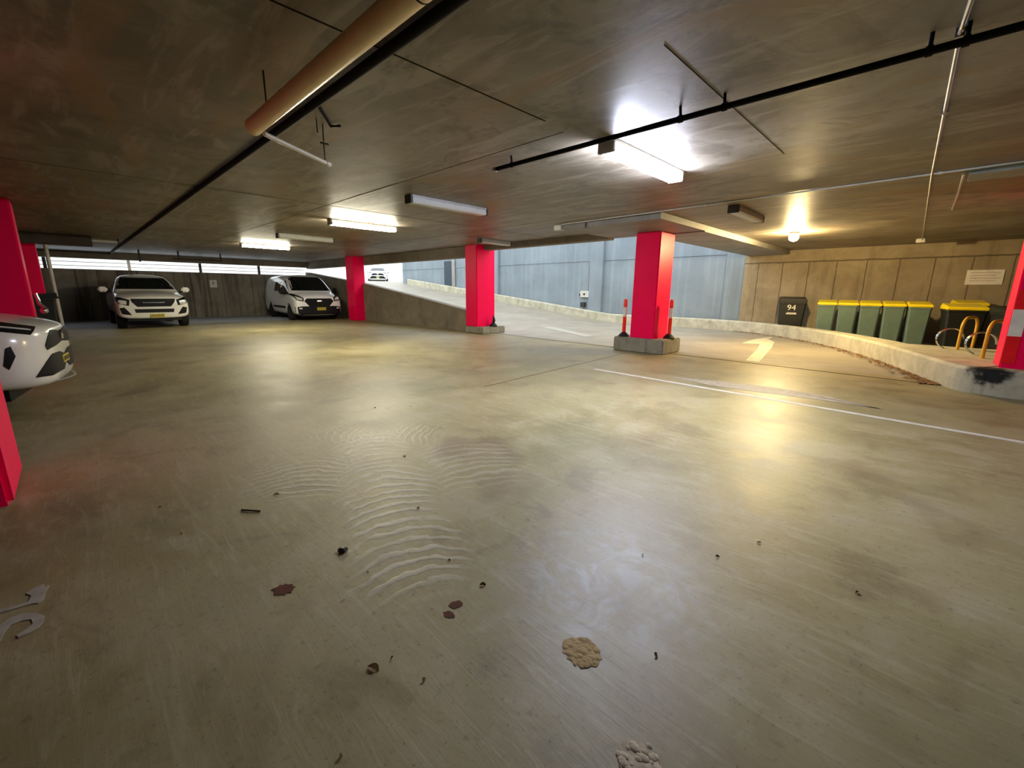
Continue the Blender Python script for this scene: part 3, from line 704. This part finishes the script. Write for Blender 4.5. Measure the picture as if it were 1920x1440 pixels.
hb = bin_((-3.28, 16.15, 0), math.radians(14), .74, .72, 1.12, MBIND, MBIND, 'black bin with white number standing alone against the cast wall', lidh=.1, slope=.06)
text_mesh('bin_number', '94', .24, MBWH, hb, (-.02, -.352, .90), (math.pi/2, 0, 0), .002)
bm = nb(); box(bm, -.15, .13, -.352, -.347, .70, .725); box(bm, -.13, .12, -.352, -.347, .735, .755); obj('bin_sticker', bm, MBWH, hb)
bin_((-16.6, -.55, 0), 0, .6, .7, 1.1, MBIND, MBIND, 'black bin in the shade between the far left pillar and the ute')
# yellow hoop guards and bike rack rings
def hoop(name, base, pts, r, mat, label, cat):
    t = thing(name, label, cat, base); bm = nb(); tube(bm, pts, r, 12); obj('bent_tube', bm, mat, t, True)
    bm = nb(); lathe(bm, [(r*2.4, 0), (r*2.4, .012)], pts[0]); obj('foot_plate', bm, mat, t, True)
    return t
def arch(h, w, n=14):
    P = [(0, 0, 0), (0.01, 0, h-.22)]
    for k in range(n+1):
        a = math.pi-(math.pi/2)*k/n; P.append((.22+.22*math.cos(a), 0, h-.22+.22*math.sin(a)))
    P.append((w-.22, 0, h))
    for k in range(n+1):
        a = math.pi/2-(math.pi/2)*k/n; P.append((w-.22+.22*math.cos(a), 0, h-.22+.22*math.sin(a)))
    P.append((w, 0, 0)); return P
P = onz(1797, 660, .28)
h1 = hoop('hoop_barrier', (.43, 12.0, .29), arch(.62, .75), .027, MYEL, 'yellow tubular hoop guard in front of the bins, farther from the pillar', 'hoop barrier')
h1.rotation_euler = (0, 0, math.radians(72))
h2 = hoop('hoop_barrier', (.70, 10.7, .29), arch(.62, .75), .027, MYEL, 'yellow tubular hoop guard touching the right pillar in the picture', 'hoop barrier')
h2.rotation_euler = (0, 0, math.radians(72))
def ring(base, label, rz):
    t = thing('bike_rack_loop', label, 'bike rack', base, rz); 
    for dx in (0, .05):
        bm = nb(); tube(bm, [(.20+.20*math.cos(a), dx, .20+.20*math.sin(a)) for a in [math.radians(250-k*14) for k in range(19)]], .011, 8); obj('tube_loop', bm, MCHROME, t, True)
ring((.12, 12.0, .30), 'silver bike rack loop left of the first yellow hoop', .3)
ring((.50, 11.2, .30), 'silver bike rack loop between the two yellow hoops', .3)

# ------------------------------------------------------------------ vehicles
def body_mesh(stations, name, mat, parent, arches, sub=2):
    """stations: x, zb, zmid, zs, zt, w, wt, crown (front is +x)"""
    bm = nb(); rings = []
    for x, zb, zm, zs, zt, w, wt, cr_ in stations:
        half = [(0, zb), (w*.78, zb), (w*.96, zb+.07), (w, zm), (w*.985, zs), (wt, zt-.035), (wt*.72, zt), (0, zt+cr_)]
        full = half + [(-y, z) for y, z in reversed(half[1:-1])]
        rings.append([bm.verts.new((x, y, z)) for y, z in full])
    n = 14
    for a, b in zip(rings, rings[1:]):
        for k in range(n): bm.faces.new((a[k], a[(k+1) % n], b[(k+1) % n], b[k]))
    for r, rev in ((rings[0], False), (rings[-1], True)):
        for i in range(0, 7):
            q = [r[i], r[i+1], r[(n-i-1) % n], r[(n-i) % n]]
            q2 = []
            for v in q:
                if v not in q2: q2.append(v)
            if len(q2) > 2: bm.faces.new(q2)
    bmesh.ops.recalc_face_normals(bm, faces=bm.faces[:])
    me = bpy.data.meshes.new('tmp'); bm.to_mesh(me); bm.free()
    tmp = bpy.data.objects.new('tmp', me); COL.objects.link(tmp)
    ss = tmp.modifiers.new('s', 'SUBSURF'); ss.levels = sub; ss.render_levels = sub
    cutters = []
    for (x, y, z, r, d) in arches:
        cb = nb(); lathe(cb, [(r, y-d/2), (r, y+d/2)], (x, 0, z), 'Y', 32); cme = bpy.data.meshes.new('c'); bmesh.ops.recalc_face_normals(cb, faces=cb.faces[:]); cb.to_mesh(cme); cb.free()
        co = bpy.data.objects.new('c', cme); COL.objects.link(co); cutters.append(co)
        m = tmp.modifiers.new('b', 'BOOLEAN'); m.operation = 'DIFFERENCE'; m.object = co; m.solver = 'EXACT'
    dg = bpy.context.evaluated_depsgraph_get(); dg.update()
    fin = bpy.data.meshes.new_from_object(tmp.evaluated_get(dg))
    for c_ in cutters: bpy.data.objects.remove(c_)
    bpy.data.objects.remove(tmp)
    fin.materials.clear(); fin.materials.append(mat); fin.name = name
    fin.polygons.foreach_set('use_smooth', [True]*len(fin.polygons))
    try: fin.set_sharp_from_angle(angle=math.radians(40))
    except Exception: pass
    o = bpy.data.objects.new(name, fin); COL.objects.link(o); o.parent = parent
    b2 = bmesh.new(); b2.from_mesh(fin); bv = BVHTree.FromBMesh(b2); b2.free()
    return o, bv
def poly_grid(poly, nr=12, nc=14):
    """grid rows over a polygon convex in the row direction"""
    vs = [p[1] for p in poly]; lo, hi = min(vs), max(vs); rows = []
    for r in range(nr+1):
        v = lo+(hi-lo)*(.004+.992*r/nr); xs_ = []
        for i in range(len(poly)):
            (x0, y0), (x1, y1) = poly[i], poly[(i+1) % len(poly)]
            if (y0 <= v < y1) or (y1 <= v < y0): xs_.append(x0+(x1-x0)*(v-y0)/(y1-y0))
        a, b = min(xs_), max(xs_)
        rows.append([(a+(b-a)*c/nc, v) for c in range(nc+1)])
    return rows
def skin(bm, pts, nrm_off, thick=.012):
    """pts: grid of (hit, normal) or None -> closed thin shell sitting on the body"""
    top = []; low = []
    for row in pts:
        top.append([bm.verts.new(h+n*nrm_off) if h is not None else None for h, n in row])
        low.append([bm.verts.new(h-n*thick) if h is not None else None for h, n in row])
    R_, C_ = len(pts), len(pts[0])
    def ok(*v): return all(x is not None for x in v)
    for i in range(R_-1):
        for j in range(C_-1):
            q = (top[i][j], top[i][j+1], top[i+1][j+1], top[i+1][j])
            if ok(*q):
                bm.faces.new(q); bm.faces.new((low[i][j], low[i+1][j], low[i+1][j+1], low[i][j+1]))
                for (a, b) in (((i, j), (i, j+1)), ((i, j+1), (i+1, j+1)), ((i+1, j+1), (i+1, j)), ((i+1, j), (i, j))):
                    inn = None
                    if a[0] == b[0] and (a[0] == 0 or a[0] == R_-1): inn = 1
                    if a[1] == b[1] and (a[1] == 0 or a[1] == C_-1): inn = 1
                    if inn: bm.faces.new((top[a[0]][a[1]], low[a[0]][a[1]], low[b[0]][b[1]], top[b[0]][b[1]]))
def decal(bv, poly, view, name, mat, parent, off=.006, mirror=True, nr=12, nc=14):
    """view 'F': poly in (y,z) shot from the front; 'R'/'L': poly in (x,z) shot from that side"""
    out = []
    sets = [poly]
    if view == 'F' and mirror: sets.append([(-y, z) for y, z in poly])
    sides = {'F': ['F'], 'S': ['R', 'L'], 'R': ['R']}[view]
    for s in sides:
        for P in sets:
            rows = poly_grid(P, nr, nc); g = []
            for row in rows:
                gr = []
                for u, v in row:
                    if s == 'F': o_, d_ = Vector((3, u, v)), Vector((-1, 0, 0))
                    elif s == 'R': o_, d_ = Vector((u, -3, v)), Vector((0, 1, 0))
                    else: o_, d_ = Vector((u, 3, v)), Vector((0, -1, 0))
                    h = bv.ray_cast(o_, d_)
                    if h[0] is None: gr.append((None, None))
                    else:
                        nn = h[1] if h[1].dot(d_) < 0 else -h[1]
                        gr.append((h[0], (nn-d_*.6).normalized()))
                g.append(gr)
            bm = nb(); skin(bm, g, off)
            if len(bm.verts): out.append(obj(name, bm, mat, parent, True))
            else: bm.free()
    return out
def wheel(parent, x, y, r, w=.2, spokes=6):
    s = 1 if y > 0 else -1
    bm = nb(); lathe(bm, [(r*.62, -w/2), (r*.94, -w/2), (r, -w/2+.03), (r, w/2-.03), (r*.94, w/2), (r*.62, w/2)], (x, y, r), 'Y', 36); t_ = obj('wheel', bm, MTYRE, parent, True)
    bm = nb(); lathe(bm, [(r*.64, -w*.42), (r*.64, w*.42), (r*.58, w*.42), (r*.56, w*.25), (.02, w*.2), (.02, -w*.2)] if s > 0 else [(r*.64, w*.42), (r*.64, -w*.42), (r*.58, -w*.42), (r*.56, -w*.25), (.02, -w*.2), (.02, w*.2)], (x, y, r), 'Y', 30)
    for k in range(spokes):
        a = 2*math.pi*k/spokes; tube(bm, [(x+.03*math.cos(a), y+s*w*.36, r+.03*math.sin(a)), (x+r*.6*math.cos(a), y+s*w*.40, r+r*.6*math.sin(a))], r*.07, 6)
    obj('rim', bm, MRIM, t_, True)
def plate(parent, x, z, y=0, w=.37, h=.12, txt='BX 37 KC'):
    bm = nb(); box(bm, x, x+.02, y-w/2, y+w/2, z-h/2, z+h/2, .004); p_ = obj('number_plate', bm, MYPL, parent)
    bm = nb()
    for k in range(6):
        u = -w*.38+k*w*.15; box(bm, x+.0195, x+.0225, y+u-.012, y+u+.012, z-h*.28, z+h*.28)
    obj('plate_characters', bm, MHS, p_)
def mirror(parent, x, y, z, mat, s, w=.24, h=.17):
    bm = nb(); box(bm, x-.06, x+.06, y-w/2, y+w/2, z-h/2, z+h/2, .04)
    o = obj('door_mirror', bm, mat, parent, True)
    bm = nb(); tube(bm, [(x, y, z-h/2+.02), (x-.03, y-s*(w/2+.10), z-h/2)], .025, 8); obj('mirror_arm', bm, MTRIM, o, True)

# ---- ute (pickup) facing +X
ute = thing('ute', 'white dual cab ute parked nose out against the dark far wall', 'car', (-18.75, 2.02, 0), 0)
st = [(0.00, .42, .60, .84, .90, .80, .66, .0), (-.015, .34, .58, .92, .99, .90, .74, .01), (-.10, .33, .58, .97, 1.05, .955, .80, .02), (-.35, .34, .60, 1.02, 1.11, .985, .84, .03),
      (-.80, .36, .62, 1.06, 1.17, .99, .85, .04), (-1.18, .38, .64, 1.10, 1.22, .985, .84, .045), (-1.28, .38, .64, 1.12, 1.28, .98, .82, .05),
      (-1.60, .38, .64, 1.13, 1.52, .975, .76, .05), (-1.92, .38, .64, 1.13, 1.72, .97, .70, .05), (-2.15, .38, .64, 1.13, 1.77, .97, .68, .05), (-2.8, .38, .64, 1.13, 1.78, .97, .68, .05),
      (-3.35, .38, .64, 1.13, 1.72, .97, .68, .05), (-3.55, .38, .64, 1.12, 1.25, .96, .80, .02), (-3.62, .38, .64, 1.08, 1.15, .96, .90, .0), (-4.9, .40, .64, 1.08, 1.14, .95, .90, .0), (-5.0, .45, .64, 1.05, 1.08, .90, .84, .0)]
_, bv = body_mesh(st, 'body', MCAR, ute, [(-.80, .90, .36, .42, .5), (-.80, -.90, .36, .42, .5), (-4.0, .90, .36, .42, .5), (-4.0, -.90, .36, .42, .5)])
decal(bv, [(-.80, 1.29), (.80, 1.29), (.74, 1.45), (.60, 1.69), (-.60, 1.69), (-.74, 1.45)], 'F', 'windscreen', MGLASS, ute, mirror=False, nc=20)
decal(bv, [(-.58, .985), (.58, .985), (.56, .88), (.44, .725), (-.44, .725), (-.56, .88)], 'F', 'grille', MGRILLE, ute, mirror=False, nc=20)
for g in [decal(bv, [(-.30, .875), (.30, .875), (.28, .845), (-.28, .845)], 'F', 'grille_bar', MCHROME, ute, off=.014, mirror=False)]: pass
decal(bv, [(-.52, .65), (.52, .65), (.50, .53), (-.50, .53)], 'F', 'lower_grille', MTRIM, ute, mirror=False)
decal(bv, [(.60, .95), (.90, 1.05), (.955, .95), (.88, .82), (.64, .76)], 'F', 'headlight', MGRILLE, ute)
decal(bv, [(.68, .92), (.86, .95), (.89, .89), (.84, .82), (.70, .80)], 'F', 'headlight_lens', MLENS, ute, off=.014)
decal(bv, [(.60, .46), (.84, .49), (.88, .69), (.76, .71)], 'F', 'fog_light_pocket', MGRILLE, ute)
decal(bv, [(-1.50, 1.16), (-2.95, 1.16), (-2.90, 1.60), (-2.05, 1.66)], 'S', 'side_window', MGLASS, ute)
plate(ute, .01, .43, .05)
for s in (-1, 1):
    mirror(ute, -1.45, s*1.13, 1.28, MCAR, s)
    wheel(ute, -.80, s*.84, .36, .24); wheel(ute, -4.0, s*.84, .36, .24)
bm = nb(); box(bm, -4.85, -.1, -.72, .72, .26, .42); obj('underbody', bm, MTRIM, ute)

# ---- van facing +X
van = thing('van', 'white panel van parked in the far corner beside the narrow pink pillar', 'van', (-19.25, 7.68, 0), math.radians(-3))
st = [(0.00, .30, .45, .72, .82, .80, .70, .02), (-.02, .24, .45, .86, .95, .92, .78, .03), (-.12, .22, .46, .95, 1.04, .985, .84, .04), (-.40, .22, .50, 1.03, 1.14, 1.0, .86, .04),
      (-.70, .22, .55, 1.08, 1.22, 1.0, .86, .04), (-.80, .22, .55, 1.10, 1.30, 1.0, .85, .05), (-1.35, .22, .55, 1.14, 1.72, 1.0, .80, .05), (-1.68, .22, .55, 1.16, 1.90, 1.0, .76, .05), (-1.98, .22, .55, 1.16, 1.95, 1.0, .76, .05),
      (-3.2, .22, .55, 1.16, 1.96, 1.0, .78, .04), (-4.7, .22, .55, 1.16, 1.94, .99, .78, .04), (-4.92, .24, .55, 1.16, 1.90, .97, .76, .03), (-4.97, .30, .55, 1.14, 1.80, .93, .74, .0)]
_, bv = body_mesh(st, 'body', MCAR2, van, [(-.95, .92, .34, .40, .5), (-.95, -.92, .34, .40, .5), (-3.9, .92, .34, .40, .5), (-3.9, -.92, .34, .40, .5)])
decal(bv, [(-.84, 1.27), (.84, 1.27), (.80, 1.50), (.69, 1.88), (-.69, 1.88), (-.80, 1.50)], 'F', 'windscreen', MGLASS, van, mirror=False, nc=20)
decal(bv, [(-.50, .95), (.50, .95), (.62, .84), (.42, .61), (-.42, .61), (-.62, .84)], 'F', 'grille', MGRILLE, van, mirror=False, nc=20)
decal(bv, [(-.10, .85), (0, .87), (.10, .85), (.10, .82), (0, .79), (-.10, .82)], 'F', 'oval_badge', MCHROME, van, off=.014, mirror=False)
decal(bv, [(.64, .82), (.90, .86), (.965, 1.15), (.90, 1.15), (.62, .97)], 'F', 'headlight', MGRILLE, van)
decal(bv, [(.68, .87), (.88, .90), (.91, 1.04), (.68, .95)], 'F', 'headlight_lens', MLENS, van, off=.014)
decal(bv, [(-.95, .26), (.95, .26), (.97, .60), (.70, .62), (.5, .55), (-.5, .55), (-.70, .62), (-.97, .60)], 'F', 'front_bumper', MTRIM, van, mirror=False, nr=14, nc=24, off=.012)
decal(bv, [(.72, .50), (.84, .50), (.84, .56), (.72, .56)], 'F', 'fog_light', MLENS, van, off=.02)
decal(bv, [(-.95, 1.12), (-2.02, 1.14), (-2.02, 1.70), (-1.72, 1.70), (-1.05, 1.26)], 'S', 'cab_window', MGLASS, van)
decal(bv, [(-2.28, 1.24), (-3.15, 1.24), (-3.15, 1.66), (-2.28, 1.66)], 'S', 'side_window', MGLASS, van)
decal(bv, [(-1.45, .50), (-3.35, .50), (-3.35, .60), (-1.45, .60)], 'S', 'side_moulding', MTRIM, van)
plate(van, .025, .50, .06)
for s in (-1, 1):
    mirror(van, -1.25, s*1.16, 1.26, MTRIM, s, .18, .28)
    wheel(van, -.95, s*.87, .34, .22); wheel(van, -3.9, s*.87, .34, .22)
bm = nb(); box(bm, -4.8, -.2, -.70, .70, .17, .30); obj('underbody', bm, MTRIM, van)

# ---- near white car, nose towards +Y (local +x)
CAR_RZ = math.radians(81); CAR_LOC = Vector((-7.42, -.12, 0))
car = thing('hatchback_car', 'white car nose at the left edge in front of the pink pillar', 'car', CAR_LOC, CAR_RZ)
st = [(0.00, .42, .60, .80, .86, .36, .28, .0), (-.012, .30, .55, .84, .90, .52, .40, .01), (-.07, .27, .54, .87, .935, .68, .54, .015), (-.17, .26, .54, .89, .965, .80, .66, .02), (-.32, .26, .55, .91, 1.0, .88, .74, .02), (-.60, .26, .56, .95, 1.05, .915, .78, .03),
      (-1.05, .26, .57, .98, 1.10, .92, .78, .03), (-1.15, .26, .57, .99, 1.14, .92, .76, .03), (-1.6, .26, .57, .99, 1.38, .91, .66, .04), (-1.95, .26, .57, .99, 1.52, .91, .60, .04), (-2.6, .26, .57, .99, 1.55, .91, .60, .04),
      (-3.4, .26, .57, 1.0, 1.50, .90, .60, .03), (-4.0, .26, .57, 1.0, 1.28, .88, .62, .02), (-4.25, .30, .57, .95, 1.02, .82, .66, .0), (-4.3, .38, .57, .86, .92, .75, .60, .0)]
_, bv = body_mesh(st, 'body', MCAR, car, [(-.92, .85, .33, .38, .45), (-.92, -.85, .33, .38, .45), (-3.5, .85, .33, .38, .45), (-3.5, -.85, .33, .38, .45)])
def panel(poly, name, mat, off=.006, both=True, nr=12, nc=14):
    # outline seen on the bodywork, laid on the curved body surface and repeated on the other side
    Ri = Matrix.Rotation(-CAR_RZ, 3, 'Z'); org = Ri @ (CP-CAR_LOC)
    g = []
    for row in poly_grid([(x/9.6, 560+y/9.6) for x, y in poly], nr, nc):
        gr = []
        for u, v in row:
            d_ = (Ri @ ray(u, v)).normalized(); h = bv.ray_cast(org, d_)
            if h[0] is None: gr.append((None, None)); continue
            n = h[1] if h[1].dot(d_) < 0 else -h[1]
            gr.append((h[0], n))
        g.append(gr)
    for sgn in ((1, -1) if both else (1,)):
        bm = nb(); skin(bm, [[(None, None) if h is None else (Vector((h.x, h.y*sgn, h.z)), Vector((n.x, n.y*sgn, n.z))) for h, n in r] for r in g], off)
        if len(bm.verts): obj(name, bm, mat, car, True)
        else: bm.free()
panel([(890, 560), (1010, 560), (1120, 640), (1130, 730), (1000, 840), (845, 925), (805, 850), (850, 680)], 'grille', MGRILLE)
panel([(-300, 400), (0, 425), (400, 480), (640, 500), (600, 590), (540, 655), (0, 600), (-300, 570)], 'headlight', MGLASS)
panel([(-100, 500), (540, 560), (545, 575), (-100, 520)], 'daytime_strip', MLENS, .012)
panel([(90, 900), (185, 860), (280, 1040), (170, 1280), (60, 1220)], 'air_vent', MGRILLE)
panel([(930, 990), (1060, 945), (1150, 960), (1180, 1100), (1150, 1260), (900, 1400), (640, 1420)], 'lower_intake', MTRIM, .010)
decal(bv, [(-.80, 1.12), (.80, 1.12), (.60, 1.42), (-.60, 1.42)], 'F', 'windscreen', MGLASS, car, mirror=False)
decal(bv, [(-1.35, 1.0), (-3.3, 1.0), (-3.1, 1.35), (-1.95, 1.38)], 'S', 'side_window', MGLASS, car)
bm = nb(); tube(bm, [(.05-.30*(u*u)*1.1, u*.66, .30) for u in [k/8-1 for k in range(17)]], .013, 8); obj('chin_strip', bm, MSTEEL, car, True)
bm = nb(); lathe(bm, [(.055, 0), (.055, .02), (.035, .022)], (0, 0, .80), 'X', 20); obj('round_badge', bm, MCHROME, car, True)
plate(car, -.005, .52, 0, .30, .09)
for s in (-1, 1):
    mirror(car, -1.45, s*1.03, 1.05, MCAR, s, .2, .15)
    wheel(car, -.92, s*.80, .33, .2); wheel(car, -3.5, s*.80, .33, .2)
bm = nb(); box(bm, -4.1, -.35, -.66, .66, .16, .28); obj('underbody', bm, MTRIM, car)

# chrome shape standing in for another car's door mirror beyond the pillar
t = thing('mirror_stand_in', 'small chrome stand-in for the mirror of a farther car, by the left pink pillar', 'car mirror', (onx(72, 575, -11.3)[0], onx(72, 575, -11.3)[1], onx(72, 575, -11.3)[2]-.05))
bm = nb(); tube(bm, [(0, 0, .28), (.02, .02, .10), (.03, .10, 0)], .028, 10); obj('stand_in_stem', bm, MCHROME, t, True)
bm = nb(); bmesh.ops.create_uvsphere(bm, u_segments=16, v_segments=10, radius=.055, matrix=Matrix.Translation((.03, .06, -.02))); obj('stand_in_ball', bm, MCHROME, t, True)

# ------------------------------------------------------------------ outside at the top of the ramp
bm = nb(); box(bm, -46, -45, -30, 24.2, 1.95, 8.0)
for y in (-20, -12, -4, 4, 12, 20): box(bm, -45.0, -44.9, y, y+1.6, 4.2, 5.6)
tag(obj('street_building', bm, MWHITE_B), 'pale building across the street, washed out by daylight', 'building')
bm = nb(); box(bm, -44, -28.0, 25.0, 25.6, 1.95, 5.0); tag(obj('street_wall', bm, MWHITE_B), 'white boundary wall beyond the top of the ramp', 'wall')
t = thing('no_entry_sign', 'round red and white sign on a post outside at the top of the ramp', 'sign', (-38, 24.2, 1.95))
bm = nb(); tube(bm, [(0, 0, 0), (0, 0, 2.3)], .04, 8); obj('post', bm, MSTEEL, t)
bm = nb(); lathe(bm, [(.30, 0), (.30, .02)], (.04, 0, 2.15), 'X', 24); obj('disc', bm, MRED, t)
bm = nb(); box(bm, .06, .07, -.2, .2, 2.10, 2.20); obj('bar', bm, MBWH, t)
scar = dup(car, (-37.5, 20.5, 1.95), math.radians(-30), 'small pale car parked out on the bright street')
